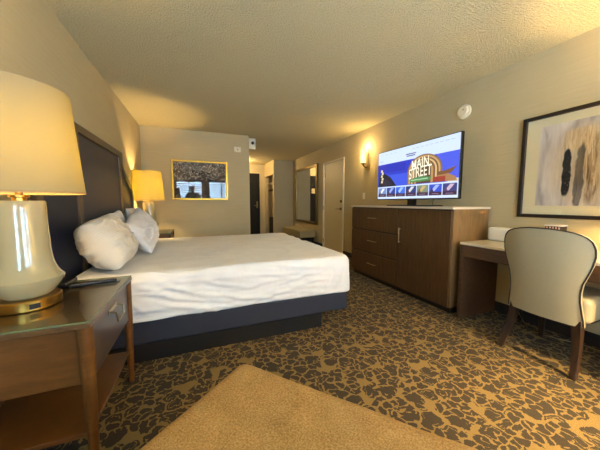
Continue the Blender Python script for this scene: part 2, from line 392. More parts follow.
t = thing('light_switch', 'beige rocker light switch on right wall below the sconce', 'switch', (XR, 3.88, 1.22))
box('plate', XR - .007, XR - .001, 3.845, 3.915, 1.165, 1.28, M['white'], t, .002); box('rocker', XR - .012, XR - .007, 3.865, 3.895, 1.19, 1.255, M['paper'], t, .002); child_to(t)

# wall sconce
t = thing('wall_sconce', 'glowing brass wall sconce between the door and the television', 'wall light', (XR, 3.80, 1.85))
disc_x(XR - .001, XR - .02, 3.78, 1.72, .05, .045, M['brass'], t, 'back_plate')
bm = bmesh.new(); tube(bm, [(XR - .02, 3.78, 1.72), (XR - .07, 3.78, 1.72), (XR - .09, 3.79, 1.75), (XR - .09, 3.80, 1.79)], .011, 10); tube(bm, [(XR - .03, 3.74, 1.71), (XR - .03, 3.74, 2.04)], .006, 8); obj('arm', bm, M['bronze'], t, smooth=True)
bm = bmesh.new(); lathe(bm, [(.045, 1.79), (.045, 2.02), (.041, 2.02), (.041, 1.795)], XR - .09, 3.80, 28, close=True); obj('glass_shade', bm, M['bulbglow'], t, smooth=True)
bm = bmesh.new(); lathe(bm, [(.03, 1.775), (.047, 1.79), (.03, 1.7901)], XR - .09, 3.80, 28); obj('cup', bm, M['brass'], t, smooth=True)
bulb('sconce_bulb', (XR - .09, 3.80, 2.06), P_SCONCE * .3, WARM, .03, t); bulb('sconce_bulb', (XR - .20, 3.80, 1.90), P_SCONCE * .3, WARM, .03, t); child_to(t)

# ---------------- framed picture on the back wall ----------------
t = thing('framed_picture', 'gold framed dark abstract picture with reflecting glass on back wall', 'picture', (.06, YB, 1.5))
px0, px1, pz0, pz1 = -.425, .54, 1.15, 1.865; e = .035
bm = bmesh.new()
for q in ((px0, px0 + e, pz0, pz1), (px1 - e, px1, pz0, pz1), (px0 + e, px1 - e, pz0, pz0 + e), (px0 + e, px1 - e, pz1 - e, pz1)): bx(bm, q[0], q[1], YB - .045, YB - .001, q[2], q[3])
obj('frame', bm, M['gold'], t, bevel=.006)
def art_back():
    a = NT('dark branching print'); v = a.coords(); n = a.noise(v, 5, 5, .6, 1.4); base_ = a.ramp(n.outputs[0], [(.35, '#2a2320'), (.55, '#5a4b42'), (.72, '#84705f')])
    w = a.noise(v, 7, 2, .5, 2.5); br = a.math('COMPARE', w.outputs[0], .52); br.node.inputs[2].default_value = .02
    up = a.add('ShaderNodeSeparateXYZ'); a.link(v, up.inputs[0])
    top = a.math('GREATER_THAN', a.math('ADD', up.outputs[2], a.math('MULTIPLY', n.outputs[0], .2)), 1.62)
    a.set(Base_Color=a.mix(a.math('MULTIPLY', a.math('MULTIPLY', br, top), .9), base_, '#cbbfae'), Roughness=.8); return a.m
box('print', px0 + e, px1 - e, YB - .012, YB - .002, pz0 + e, pz1 - e, art_back(), t)
box('glazing', px0 + e, px1 - e, YB - .022, YB - .019, pz0 + e, pz1 - e, glass_mat('picture glass', ior=1.62), t); child_to(t)

# ---------------- wall mirror and bench ----------------
t = thing('wall_mirror', 'large bronze framed mirror on right wall above the bench', 'mirror', (XR, 6.5, 1.3))
my0, my1, mz0, mz1 = 5.79, 7.30, .54, 2.075; e = .07
bm = bmesh.new()
for q in ((my0, my0 + e, mz0, mz1), (my1 - e, my1, mz0, mz1), (my0 + e, my1 - e, mz0, mz0 + e), (my0 + e, my1 - e, mz1 - e, mz1)): bx(bm, XR - .045, XR - .001, q[0], q[1], q[2], q[3])
obj('frame', bm, M['bronze'], t, bevel=.01); box('mirror_glass', XR - .02, XR - .004, my0 + e, my1 - e, mz0 + e, mz1 - e, M['mirror'], t); child_to(t)
t = thing('bench', 'low upholstered beige bench under the large wall mirror', 'bench', (2.56, 6.5, 0))
box('cushion', 2.33, 2.78, 5.87, 7.15, .21, .40, M['bench'], t, .025)
box('base_frame', 2.37, 2.77, 5.95, 7.1, .15, .21, M['frame_dk'], t, .004)
for x in (2.39, 2.71):
    for y in (5.97, 7.03): box('leg', x, x + .05, y, y + .05, 0, .15, M['frame_dk'], t)
child_to(t)

# ---------------- bed ----------------
BX0, BX1, BY0, BY1 = -.80, 1.25, 1.95, 3.88
t = thing('bed', 'king bed with navy box base and black plinth against the headboard', 'bed', (.2, 2.9, 0))
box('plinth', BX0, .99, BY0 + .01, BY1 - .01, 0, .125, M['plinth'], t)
box('box_spring', BX0, BX1, BY0, BY1, .125, .30, M['navy_box'], t, .018)
child_to(t)
t = thing('mattress', 'thick king mattress under a wrinkled white sheet', 'mattress', (.2, 2.9, .30))
box('padding', BX0 + .03, BX1 - .06, BY0 + .06, BY1 - .06, .303, .56, M['paper'], t, .05)
def rounded_box_mesh(bm, cx, cy, z0, z1, hx, hy, r, step, disp, skip_bottom=True):
    cz, hz = (z0 + z1) / 2, (z1 - z0) / 2
    nx, ny, nz = int(2 * hx / step), int(2 * hy / step), int(2 * hz / step)
    verts = {}
    def V(i, j, k):
        key = (i, j, k)
        if key in verts: return verts[key]
        p = Vector((-hx + 2 * hx * i / nx, -hy + 2 * hy * j / ny, -hz + 2 * hz * k / nz))
        q = Vector((max(-hx + r, min(hx - r, p.x)), max(-hy + r, min(hy - r, p.y)), max(-hz + r, min(hz - r, p.z)) if p.z > 0 else p.z))
        d_ = p - q; nrm = d_.normalized() if d_.length > 1e-6 else Vector((0, 0, 1))
        s = q + nrm * min(r, d_.length * 1.0 if d_.length < r else r) if d_.length > 1e-6 else p
        s = disp(s + Vector((cx, cy, cz)), nrm)
        verts[key] = bm.verts.new(s); return verts[key]
    for i in range(nx):
        for j in range(ny): bm.faces.new([V(i, j, nz), V(i + 1, j, nz), V(i + 1, j + 1, nz), V(i, j + 1, nz)])
    for i in range(nx):
        for k in range(nz):
            bm.faces.new([V(i, 0, k), V(i + 1, 0, k), V(i + 1, 0, k + 1), V(i, 0, k + 1)]); bm.faces.new([V(i, ny, k), V(i, ny, k + 1), V(i + 1, ny, k + 1), V(i + 1, ny, k)])
    for j in range(ny):
        for k in range(nz):
            bm.faces.new([V(0, j, k), V(0, j, k + 1), V(0, j + 1, k + 1), V(0, j + 1, k)]); bm.faces.new([V(nx, j, k), V(nx, j + 1, k), V(nx, j + 1, k + 1), V(nx, j, k + 1)])
FOLDS = [(.116, .442, .40, .345, .012, .013), (-.286, .535, .24, .385, .014, .018), (-.20, .43, .62, .318, .012, .014), (-.47, .44, -.34, .33, .012, .014), (.435, .55, .72, .475, .010, .014),
         (-.40, .50, -.08, .405, .012, .016), (.32, .33, .90, .40, .010, .013), (-.45, .55, -.18, .46, .010, .013), (.667, .39, 1.05, .45, .010, .012), (-.006, .545, .40, .44, .011, .015),
         (1.12, .33, 1.17, .56, .010, .011), (1.19, .34, 1.21, .58, .009, .010), (1.03, .36, 1.10, .52, .007, .010), (.55, .43, 1.0, .52, .008, .013), (-.30, .40, .12, .33, .010, .014)]
def sheet_disp(p, n):
    d_ = 0.0
    q = p.copy()
    if n.y < -.3:
        for (ax, az, bx_, bz, amp, sg) in FOLDS:
            L_ = math.hypot(bx_ - ax, bz - az); ux, uz = (bx_ - ax) / L_, (bz - az) / L_; tt = (p.x - ax) * ux + (p.z - az) * uz; dd = (p.z - az) * ux - (p.x - ax) * uz + .012 * math.sin(tt * 9 + ax * 5)
            e_ = max(0, min(1, tt / .08, (L_ - tt) / .12 + .0)); d_ += amp * e_ * (math.exp(-(dd / sg) ** 2) - .6 * math.exp(-((dd + sg * 1.7) / sg) ** 2))
    side = max(0, -n.y)
    if side > .3 or n.x > .3:
        # long shallow folds fanning from the foot corner along the side
        u = 1.25 - p.x; a = (p.z - .30) / .32
        w = noise.noise(Vector((p.x * 1.1, a * 5.5 - u * 1.6 + noise.noise(Vector((p.x * 2, p.z * 3, 4))) * .8, 2.0)))
        d_ += .022 * max(0, .55 - abs(w) * 3.2) * min(1, u * 1.5 + .2)
        cr = noise.noise(Vector((p.x * 9, p.z * 2.2 + p.y * 4, 7.0)))
        if u < .25: d_ += .012 * (1 - abs(cr) * 2) * (1 - u / .25)
        if p.z < .36: q.z += .006 * noise.noise(Vector((p.x * 3, p.y * 3, 1)))
    else:
        w = noise.noise(Vector((p.x * 1.6, p.y * 1.2 + p.x * .8, 5.0)))
        d_ += .006 * w + .008 * max(0, .4 - abs(noise.noise(Vector((p.x * 1.3 + p.y, p.y * 2.2 - p.x, 9.)))) * 4)
    return q + n * d_
bm = bmesh.new(); rounded_box_mesh(bm, (BX0 + 1.275) / 2, (BY0 + BY1) / 2, .303, .625, (1.275 - BX0) / 2, (BY1 - BY0) / 2 + .018, .07, .0125, sheet_disp)
o = obj('fitted_sheet', bm, M['sheet'], t, smooth=True, angle=180); child_to(t)
sd = o.modifiers.new('thick', 'SOLIDIFY'); sd.thickness = .004; sd.offset = -1

# headboard
def head_outline(m=0.0, y0=1.80, y1=4.04):
    c = (y0 + y1) / 2; half = (y1 - y0) / 2; pts = []
    right = [(half - m, 0.02 + m), (half - m, 1.15 - m * .5), (half - .012 - m, 1.20 - m * .5), (half - .05 - m * .8, 1.27 - m * .7), (half - .11 - m * .5, 1.325 - m), (half - .19 - m * .4, 1.365 - m), (half - .28 - m * .5, 1.41 - m),
             (half - .36 - m * .6, 1.46 - m), (half - .425 - m * .9, 1.52 - m * .7), (half - .455 - m, 1.58 - m * .5), (half - .46 - m, 1.68 - m)]
    for y, z in right: pts.append((c + y, z))
    for y, z in reversed(right): pts.append((c - y, z))
    return pts
hb = thing('headboard', 'tall navy panelled headboard with scalloped brown wooden frame', 'headboard', (XL, 2.92, 0))
bm = bmesh.new(); prism_x(bm, head_outline(), XL + .001, XL + .045); obj('back_board', bm, M['head_wood'], hb)
bm = bmesh.new(); A_, B_ = head_outline(), head_outline(.062); n_ = len(A_)
vv = [[bm.verts.new((x, y, z)) for y, z in P_] for P_, x in ((A_, XL + .045), (B_, XL + .045), (B_, XL + .078), (A_, XL + .078))]
for k in range(n_):
    m_ = (k + 1) % n_
    for q in range(4): bm.faces.new([vv[q][k], vv[q][m_], vv[(q + 1) % 4][m_], vv[(q + 1) % 4][k]])
obj('frame', bm, M['head_wood'], hb, bevel=.005)
for ym in (2.365, 3.475): box('post', XL + .045, XL + .078, ym - .03, ym + .03, .08, 1.64, M['head_wood'], hb, .005)
def clip_poly(poly, lo, hi):
    def cut(P, v, keep):
        out = []
        for i in range(len(P)):
            a, b = P[i], P[(i + 1) % len(P)]; ia, ib = keep(a[0]), keep(b[0])
            if ia: out.append(a)
            if ia != ib: s = (v - a[0]) / (b[0] - a[0]); out.append((v, a[1] + s * (b[1] - a[1])))
        return out
    P = cut(poly, lo, lambda y: y >= lo); return cut(P, hi, lambda y: y <= hi)
inner = head_outline(.064)
for lo, hi in ((1.8, 2.333), (2.397, 3.443), (3.507, 4.1)):
    bm = bmesh.new(); prism_x(bm, clip_poly(inner, lo, hi), XL + .045, XL + .062); obj('panel', bm, M['navy'], hb, bevel=.008)
child_to(hb)

# ---------------- pillows ----------------
def pillow(name, label, w, h, th, loc, rot, mat, seed, plump=.5):
    bm = bmesh.new(); n = 48; g = {}
    for s in (1, -1):
        for i in range(n + 1):
            for j in range(n + 1):
                u, v = -1 + 2 * i / n, -1 + 2 * j / n
                if s == -1 and (abs(u) == 1 or abs(v) == 1): g[(s, i, j)] = g[(1, i, j)]; continue
                edge = max(0, (1 - abs(u) ** 2.4)) ** plump * max(0, (1 - abs(v) ** 2.4)) ** plump
                pin = 1 - .07 * (abs(u) ** 2 * (1 - v * v)) ; pin2 = 1 - .07 * (abs(v) ** 2 * (1 - u * u))
                x = edge * th / 2 * s; y = u * w / 2 * pin2 * (1 - .03 * abs(v)); z = v * h / 2 * pin
                x += s * edge ** .5 * (.020 * noise.noise(Vector((u * 2.2, v * 2.2, seed + s))) + .045 * max(0, .35 - abs(noise.noise(Vector((u * 1.8 + v * 1.3, v * 1.6 - u, seed * 2.3 + s)))) * 3) + .03 * max(0, .3 - abs(noise.noise(Vector((u * 3.8 - v * 2.3, v * 3.2 + u, seed * 1.3 + s)))) * 3))
                z += .018 * noise.noise(Vector((u * 2, seed, v))); y += .015 * noise.noise(Vector((seed, u, v * 2)))
                g[(s, i, j)] = bm.verts.new((x, y, z))
    for s in (1, -1):
        for i in range(n):
            for j in range(n):
                q = [g[(s, i, j)], g[(s, i + 1, j)], g[(s, i + 1, j + 1)], g[(s, i, j + 1)]]
                bm.faces.new(q if s == 1 else q[::-1])
    o = obj(name, bm, mat, smooth=True, angle=180); o.location = loc; o.rotation_euler = rot
    sub = o.modifiers.new('sub', 'SUBSURF'); sub.levels = 1; sub.render_levels = 1
    return tag(o, label, 'pillow', 'pillows against the headboard')
R = math.radians
pillow('pillow', 'plump striped cream pillow nearest the near nightstand', .55, .35, .27, (-.60, 2.19, .80), (R(2), R(-32), R(4)), M['pillow_s'], 1.3, .36)
pillow('pillow', 'white pillow mostly hidden between the striped pillow and the headboard', .60, .36, .11, (-.735, 2.90, .82), (R(3), R(-8), 0), M['pillow_w'], 5.1)
pillow('pillow', 'white pillow leaning in front on the far side of the bed',   .74, .34, .17, (-.52, 2.96, .80), (R(13), R(-32), R(-4)), M['pillow_w'], 8.7)
pillow('pillow', 'white pillow at the far end of the headboard behind the front pillow', .52, .40, .12, (-.71, 3.58, .80), (R(-2), R(-10), 0), M['pillow_w'], 12.4)
bpy.context.view_layer.update()
for o in [x for x in COL.objects if x.name.startswith('pillow')]:
    zmin = min((o.matrix_world @ v.co).z for v in o.data.vertices); o.location.z += .633 - zmin

# ---------------- nightstand ----------------
def nightstand(y0, y1, label):
    t = thing('nightstand', label, 'nightstand', (-.63, (y0 + y1) / 2, 0), 'nightstands beside the bed')
    xa, xb = XL + .01, -.39
    bm = bmesh.new(); bx(bm, xa, xb, y0, y1, .632, .652); obj('top', bm, M['stand_top'], t, bevel=.004)
    bm = bmesh.new(); bx(bm, xa + .004, xb - .004, y0 + .004, y1 - .004, .6535, .6595); g = obj('glass_sheet', bm, M['glass_green'], t)
    bm = bmesh.new()
    for q in ((xb - .004, xb - .0015, y0 + .0015, y1 - .0015), (xa, xb - .004, y0 + .0015, y0 + .004), (xa, xb - .004, y1 - .004, y1 - .0015)): bx(bm, *q, .6535, .6595)
    obj('glass_edge', bm, M['glass_edge'], g)
    box('side_panel', xa + .03, xb - .035, y0 + .035, y0 + .053, .40, .632, M['stand'], t); box('side_panel', xa + .03, xb - .035, y1 - .053, y1 - .035, .40, .632, M['stand'], t)
    box('back_panel', xa + .01, xa + .025, y0 + .04, y1 - .04, .20, .632, M['stand'], t)
    box('case_bottom', xa + .03, xb - .035, y0 + .053, y1 - .053, .40, .415, M['stand'], t)
    dr = box('drawer', xb - .035, xb - .017, y0 + .055, y1 - .055, .405, .628, M['drawer_grey'], t, .002)
    bm = bmesh.new(); ym = (y0 + y1) / 2
    tube(bm, [(xb - .018, ym - .055, .585), (xb + .012, ym - .055, .58), (xb + .016, ym - .05, .535), (xb + .016, ym + .05, .535), (xb + .012, ym + .055, .58), (xb - .018, ym + .055, .585)], .0045, 8)
    bx(bm, xb - .0175, xb - .014, ym - .065, ym + .065, .575, .595); obj('handle', bm, M['nickel'], dr)
    box('shelf', xa + .02, xb - .03, y0 + .03, y1 - .03, .18, .20, M['stand'], t, .003)
    for x in (xa + .03, xb - .025):
        for y in (y0 + .028, y1 - .028):
            bm = bmesh.new(); tube(bm, [(x, y, 0), (x, y, .2), (x, y, .45), (x, y, .631)], .02, 20, taper=[.013, .019, .024, .026]); obj('leg', bm, M['stand'], t, smooth=True)
    child_to(t); child_to(dr); child_to(g); return t
nightstand(1.14, 1.79, 'wooden nightstand with glass top in the near left corner, below the near lamp')
nightstand(4.12, 4.77, 'wooden nightstand on the far side of the bed, below the far lamp')

# ---------------- table lamps ----------------
def table_lamp(cx, cy, z0, label, power, near=True):
    t = thing('table_lamp', label, 'lamp', (cx, cy, z0), 'cream ceramic table lamps')
    zb = z0
    bm = bmesh.new(); lathe(bm, [(.104, zb), (.107, zb + .004), (.107, zb + .040), (.103, zb + .044), (.05, zb + .0445)], cx, cy, 56); b = obj('base', bm, M['brass'], t, smooth=True)
    # socket facing the camera side
    ang = math.atan2(-cy, -cx) if near else -PI / 2
    ang += R(8) if near else 0
    dx, dy = math.cos(ang), math.sin(ang)
    bm = bmesh.new(); v = bx(bm, -.004, .003, -.016, .016, -.010, .010)
    bmesh.ops.transform(bm, matrix=Matrix.Translation((cx + dx * .106, cy + dy * .106, zb + .021)) @ Matrix.Rotation(ang, 4, 'Z'), verts=v); obj('power_outlet', bm, M['blackcloth'], b)
    prof = [(.070, .0445), (.078, .047), (.089, .060), (.101, .078), (.114, .098), (.121, .116), (.122, .123), (.118, .128), (.109, .138), (.101, .152), (.0935, .172), (.088, .195), (.0845, .225), (.0825, .26), (.081, .31), (.080, .37), (.0795, .442), (.077, .448), (.02, .450)]
    bm = bmesh.new(); lathe(bm, [(r, zb + z) for r, z in prof], cx, cy, 56); obj('body', bm, M['ceramic'], t, smooth=True)
    bm = bmesh.new(); lathe(bm, [(.022, zb + .450), (.022, zb + .462), (.032, zb + .464), (.032, zb + .472), (.012, zb + .474), (.012, zb + .53)], cx, cy, 24); obj('neck', bm, M['brass'], t, smooth=True)
    s0, s1 = zb + .48, zb + .90; rb, rt = .215, .182
    bm = bmesh.new(); lathe(bm, [(rb, s0), (rt, s1), (rt - .003, s1), (rb - .003, s0)], cx, cy, 72, close=True); sh = obj('lamp_shade', bm, M['shade'], t, smooth=True)
    bm = bmesh.new(); lathe(bm, [(rb + .001, s0 - .002), (rb + .0008, s0 + .006), (rb - .004, s0 + .006), (rb - .004, s0 - .002)], cx, cy, 72, close=True); obj('trim', bm, M['trim'], sh, smooth=True)
    bm = bmesh.new()
    for k in range(3):
        a = k * 2 * PI / 3; tube(bm, [(cx + .01 * math.cos(a), cy + .01 * math.sin(a), s1 - .03), (cx + (rt - .004) * math.cos(a), cy + (rt - .004) * math.sin(a), s1 - .006)], .0022, 6)
    tube(bm, [(cx, cy, s0 + .05), (cx, cy, s1 - .02)], .004, 8); obj('spider', bm, M['brass'], sh)
    bulb('lamp_bulb', (cx, cy, s0 + .19), power, WARM, .04, t)
    child_to(t); child_to(b); child_to(sh); return t
table_lamp(-.69, 1.42, .66, 'cream ceramic table lamp with glowing drum shade on near nightstand', P_LAMP)
table_lamp(-.685, 4.38, .66, 'cream ceramic table lamp glowing on far nightstand beyond the bed', P_LAMP * 3.4, False)

# telephone on the near nightstand
t = thing('telephone', 'flat black corded telephone beside the near lamp', 'telephone', (-.62, 1.70, .66))
bm = bmesh.new(); bx(bm, -.79, -.64, 1.63, 1.76, .6605, .688); obj('phone_base', bm, M['black'], t, bevel=.008)
bm = bmesh.new(); v = bx(bm, -.10, .10, -.022, .022, 0, .018); bmesh.ops.transform(bm, matrix=Matrix.Translation((-.535, 1.665, .661)) @ Matrix.Rotation(R(12), 4, 'Z'), verts=v); obj('handset', bm, M['black'], t, bevel=.008, seg=3)
pts = []
for k in range(70):
    s = k / 69; a = s * 14 * PI; base_p = Vector((-.64 + .22 * s, 1.62 + .035 * math.sin(s * PI) + .04 * s, .668)); pts.append(base_p + Vector((0, .006 * math.cos(a), .006 * math.sin(a))))
bm = bmesh.new(); tube(bm, pts, .0022, 6); obj('cord', bm, M['black'], t)
bm = bmesh.new(); bx(bm, -.775, -.70, 1.66, 1.73, .6885, .6895); obj('keypad_card', bm, M['paper'], t); child_to(t)

# ---------------- dresser ----------------
DX, DY0, DY1, DH = 2.25, 1.715, 3.43, 1.058
t = thing('dresser', 'tall brown walnut dresser with stone top under the television', 'dresser', (2.52, 2.55, 0))
box('gap_shade', DX + .012, DX + .0205, DY0 + .02, DY1 - .02, .062, DH - .024, M['frame_dk'], t)  # dark sheet standing in for the shade in the drawer and door gaps
box('body', DX + .021, XR - .016, DY0, DY1, .06, DH - .022, M['dresser_side'], t, .002)
box('plinth', DX + .05, XR - .016, DY0 + .01, DY1 - .01, 0, .06, M['frame_dk'], t)
box('top', DX - .008, XR - .002, DY0 - .008, DY1 + .008, DH - .022, DH, M['stone'], t, .003)
DM = 2.42
def pull(p0, p1, par):
    bm = bmesh.new(); a, b = Vector(p0), Vector(p1); d_ = (b - a).normalized() * .012; off = Vector((-.028, 0, 0))
    tube(bm, [a + d_, a + d_ + off], .004, 8); tube(bm, [b - d_, b - d_ + off], .004, 8); tube(bm, [a + off, b + off], .006, 8); obj('handle', bm, M['nickel'], par, smooth=True); child_to(par)
zs = [(.068, .375), (.395, .700), (.720, 1.02)]
for z0, z1 in zs:
    dr = box('drawer', DX, DX + .019, DM + .006, DY1 - .012, z0, z1, M['dresser'], t, .0015)
    zm = z0 + (z1 - z0) * .56; ym = (DM + DY1) / 2 - .03
    pull((DX, ym - .09, zm), (DX, ym + .09, zm), dr)
dr = box('door', DX, DX + .019, DY0 + .012, DM - .004, .065, 1.02, M['dresser'], t, .0015)
pull((DX, DM - .045, .62), (DX, DM - .045, .80), dr)
child_to(t)

# ---------------- television ----------------
t = thing('television', 'large flat television showing a hotel page, standing on the dresser', 'television', (2.5, 2.48, DH))
TX = 2.49; ty0, ty1, tz0, tz1 = 1.84, 3.125, 1.140, 1.825
box('housing', TX + .004, TX + .045, ty0, ty1, tz0, tz1, M['black'], t, .006)
bm = bmesh.new(); bx(bm, TX + .01, TX + .04, 2.42, 2.54, 1.070, tz0 + .01); obj('stand_neck', bm, M['black'], t)
bm = bmesh.new(); bx(bm, TX - .10, TX + .16, 2.14, 2.80, 1.059, 1.071); obj('stand_foot', bm, M['black'], t, bevel=.004)
SY0, SY1, SZ0, SZ1 = ty1 - .010, ty0 + .010, tz0 + .014, tz1 - .010     # left to right, bottom to top
class Screen:
    def __init__(s): s.bm = bmesh.new(); s.mats = []; s.idx = {}; s.layer = 0
    def m(s, col):
        if col not in s.idx: s.idx[col] = len(s.mats); s.mats.append(emit('screen ' + col, c4(col), .95))
        return s.idx[col]
    def P(s, u, v, l): return (TX + .003 - .00035 * l, SY0 + (SY1 - SY0) * u, SZ0 + (SZ1 - SZ0) * v)
    def poly(s, pts, col, l=1):
        f = s.bm.faces.new([s.bm.verts.new(s.P(u, v, l)) for u, v in pts]); f.material_index = s.m(col)
    def rect(s, u0, u1, v0, v1, col, l=1): s.poly([(u0, v0), (u1, v0), (u1, v1), (u0, v1)], col, l)
    def text(s, txt, u, v, size, col, l=6, sy=1.0, shear=0.0, rot=0.0):
        cu = bpy.data.curves.new('t', 'FONT'); cu.body = txt; cu.align_x = 'CENTER'; cu.align_y = 'CENTER'; cu.offset = .012
        to = bpy.data.objects.new('t', cu); COL.objects.link(to); bpy.context.view_layer.update()
        me = bpy.data.meshes.new_from_object(to.evaluated_get(bpy.context.evaluated_depsgraph_get()))
        W_ = abs(SY1 - SY0); vm = {}
        for p in me.polygons:
            vs = []
            for i in p.vertices:
                if i not in vm:
                    c = me.vertices[i].co; xx = c.x * size; zz = c.y * size * sy + xx * rot + shear * xx * xx
                    vm[i] = s.bm.verts.new((TX + .003 - .00035 * l, SY0 + (SY1 - SY0) * u - xx, SZ0 + (SZ1 - SZ0) * v + zz))
                vs.append(vm[i])
            try: s.bm.faces.new(vs).material_index = s.m(col)
            except ValueError: pass
        bpy.data.objects.remove(to); bpy.data.curves.remove(cu); bpy.data.meshes.remove(me)
sc_ = Screen()
sc_.rect(0, 1, 0, 1, '#cfe0ff', 0)
sc_.rect(0, 1, .26, .50, '#3f58dc', 1); sc_.rect(0, 1, .50, .74, '#2a3cc4', 1); sc_.rect(.0, .42, .56, .74, '#2733b4', 2)
sc_.poly([(.85, .26), (1, .26), (1, .74), (.78, .74)], '#4a5ce0', 2)
# dark tower
sc_.poly([(.01, .26), (.02, .52), (.085, .56), (.20, .46), (.30, .26)], '#1c1c2c', 3)
for k in range(7): sc_.rect(.10 + k * .022, .112 + k * .022, .28, .44 - k * .02, '#3a3646', 4)
for k, (a, b) in enumerate(((.045, .60), (.06, .55), (.045, .49), (.06, .43), (.05, .37))): sc_.poly([(a, b - .02), (a + .03, b - .03), (a + .035, b + .02), (a + .01, b + .03)], '#e8d9b0', 5)
# arched facade
def arch(u0, u1, top, col, l):
    c, h = (u0 + u1) / 2, (u1 - u0) / 2; pts = [(u0, .27), (u1, .27)]
    for k in range(0, 21): a = PI * k / 20; pts.append((c + h * math.cos(a), .50 + (top - .50) * math.sin(a)))
    sc_.poly(pts, col, l)
for k, (ins, col) in enumerate(((0, '#8a6a48'), (.018, '#c8a06a'), (.036, '#6e4f34'), (.052, '#d9b681'), (.07, '#7a5a3c'), (.09, '#b88d5c'), (.115, '#5c4029'))): arch(.45 + ins, .845 - ins, .785 - ins * 1.4, col, 3 + k)
sc_.poly([(.80, .27), (.99, .27), (.97, .34), (.90, .40), (.80, .42)], '#a77a50', 10); sc_.poly([(.80, .44), (.88, .45), (.98, .50), (.93, .40), (.80, .38)], '#7a5234', 11)
sc_.rect(.76, .88, .27, .36, '#9c3b30', 12); sc_.rect(.90, 1, .26, .31, '#d8d2c0', 6)
sc_.poly([(.49, .30), (.72, .31), (.74, .37), (.60, .40), (.48, .35)], '#4f8a55', 11); sc_.poly([(.50, .33), (.70, .345), (.70, .36), (.50, .345)], '#b8dcae', 12)
for dx_, dz_, col, l in ((.006, -.008, '#2b4a33', 12), (0, 0, '#fff6dd', 13)):
    sc_.text('MAIN', .605 + dx_, .630 + dz_, .108, col, l, 1.55, -.3, .12); sc_.text('STREET', .605 + dx_, .475 + dz_, .104, col, l, 1.65, -.3, .10)
# header marks
for k, (u0, u1) in enumerate(((.42, .55), (.43, .54))): sc_.rect(u0, u1, .835 - k * .035, .855 - k * .035, '#5b5f8c', 2)
for k in range(9): sc_.rect(.50 + k * .052, .535 + k * .052, .925, .932, '#8f9cc4', 2)
sc_.rect(.03, .08, .80, .812, '#8f9cc4', 2)
for k in range(4): sc_.rect(.04 + k * .07, .085 + k * .07, .935, .941, '#a9b6da', 2)
# thumbnails
th = [('#7390c0', '#e8e8f0', '#5c6078'), ('#2b3f9a', '#9db4e8', '#3c3550'), ('#3f6fe0', '#a5c4ff', '#284a9c'), ('#21347a', '#d6d6da', '#5a3040'), ('#7e8a78', '#c7ad6c', '#6c5540'), ('#3752c8', '#a0b4ff', '#38305a'), ('#3a3f80', '#c9b3c4', '#5a3f66')]
for k, (a, b, c) in enumerate(th):
    u0 = .012 + k * .141; u1 = u0 + .132; sc_.rect(u0, u1, .105, .235, a, 2); sc_.rect(u0, u1, .045, .105, '#3c1c38', 2)
    sc_.poly([(u0 + .02, .12), (u0 + .06, .12), (u0 + .11, .22), (u0 + .07, .225)], b, 3); sc_.poly([(u0 + .01, .105), (u0 + .05, .105), (u0 + .03, .19)], c, 4); sc_.rect(u0 + .03, u1 - .03, .068, .08, '#8d7a92', 3)
obj('screen', sc_.bm, sc_.mats, t)
bm = bmesh.new(); tube(bm, [(TX + .03, 2.16, tz0 + .02), (TX + .0, 2.15, 1.10), (TX - .02, 2.12, 1.063)], .003, 6); obj('cable', bm, M['black'], t)
child_to(t)

# ---------------- desk ----------------
t = thing('desk', 'long wooden desk with pale top along right wall beside dresser', 'desk', (2.54, .65, 0))
KX, KY0, KY1, KZ = 2.27, -.45, 1.638, .735
box('top', KX, XR - .002, KY0, KY1, KZ - .022, KZ, M['desk_top'], t, .003)
box('side_panel', KX + .005, 2.79, KY1 - .035, KY1 - .002, 0, KZ - .022, M['desk'], t, .002)
box('side_panel', KX + .005, 2.79, KY0 + .002, KY0 + .035, 0, KZ - .022, M['desk'], t, .002)
box('back_rail', 2.74, 2.76, KY0 + .035, KY1 - .035, .50, KZ - .022, M['desk'], t)
box('apron', KX + .02, KX + .04, KY0 + .035, KY1 - .035, .60, KZ - .022, M['desk'], t)
for a, b in ((.98, KY1 - .04), (.22, .97), (KY0 + .04, .21)):
    box('drawer', KX + .004, KX + .02, a, b, .605, KZ - .026, M['desk'], t, .0015)
child_to(t)
t = thing('cable', 'thin pale power cable drooping to the carpet under the desk', 'cable', (2.7, 1.1, 0))
bm = bmesh.new(); P0 = [(2.78, 1.45, .30), (2.76, 1.40, .12), (2.70, 1.30, .02), (2.62, 1.20, .008), (2.66, 1.05, .008), (2.72, .95, .008), (2.74, .80, .03), (2.78, .72, .28)]
def smooth_pts(P, n=8):
    P = [Vector(p) for p in P]; out = []
    for i in range(len(P) - 1):
        a, b, c, d_ = P[max(i - 1, 0)], P[i], P[i + 1], P[min(i + 2, len(P) - 1)]
        for k in range(n):
            s = k / n; out.append(.5 * ((2 * b) + (c - a) * s + (2 * a - 5 * b + 4 * c - d_) * s * s + (3 * b - a - 3 * c + d_) * s ** 3))
    out.append(P[-1]); return out
tube(bm, smooth_pts(P0), .0025, 6); obj('cord', bm, M['nickel'], t)
bm = bmesh.new(); bx(bm, 2.775, 2.798, 1.42, 1.48, .27, .34); obj('plug', bm, M['paper'], t, bevel=.003); child_to(t)
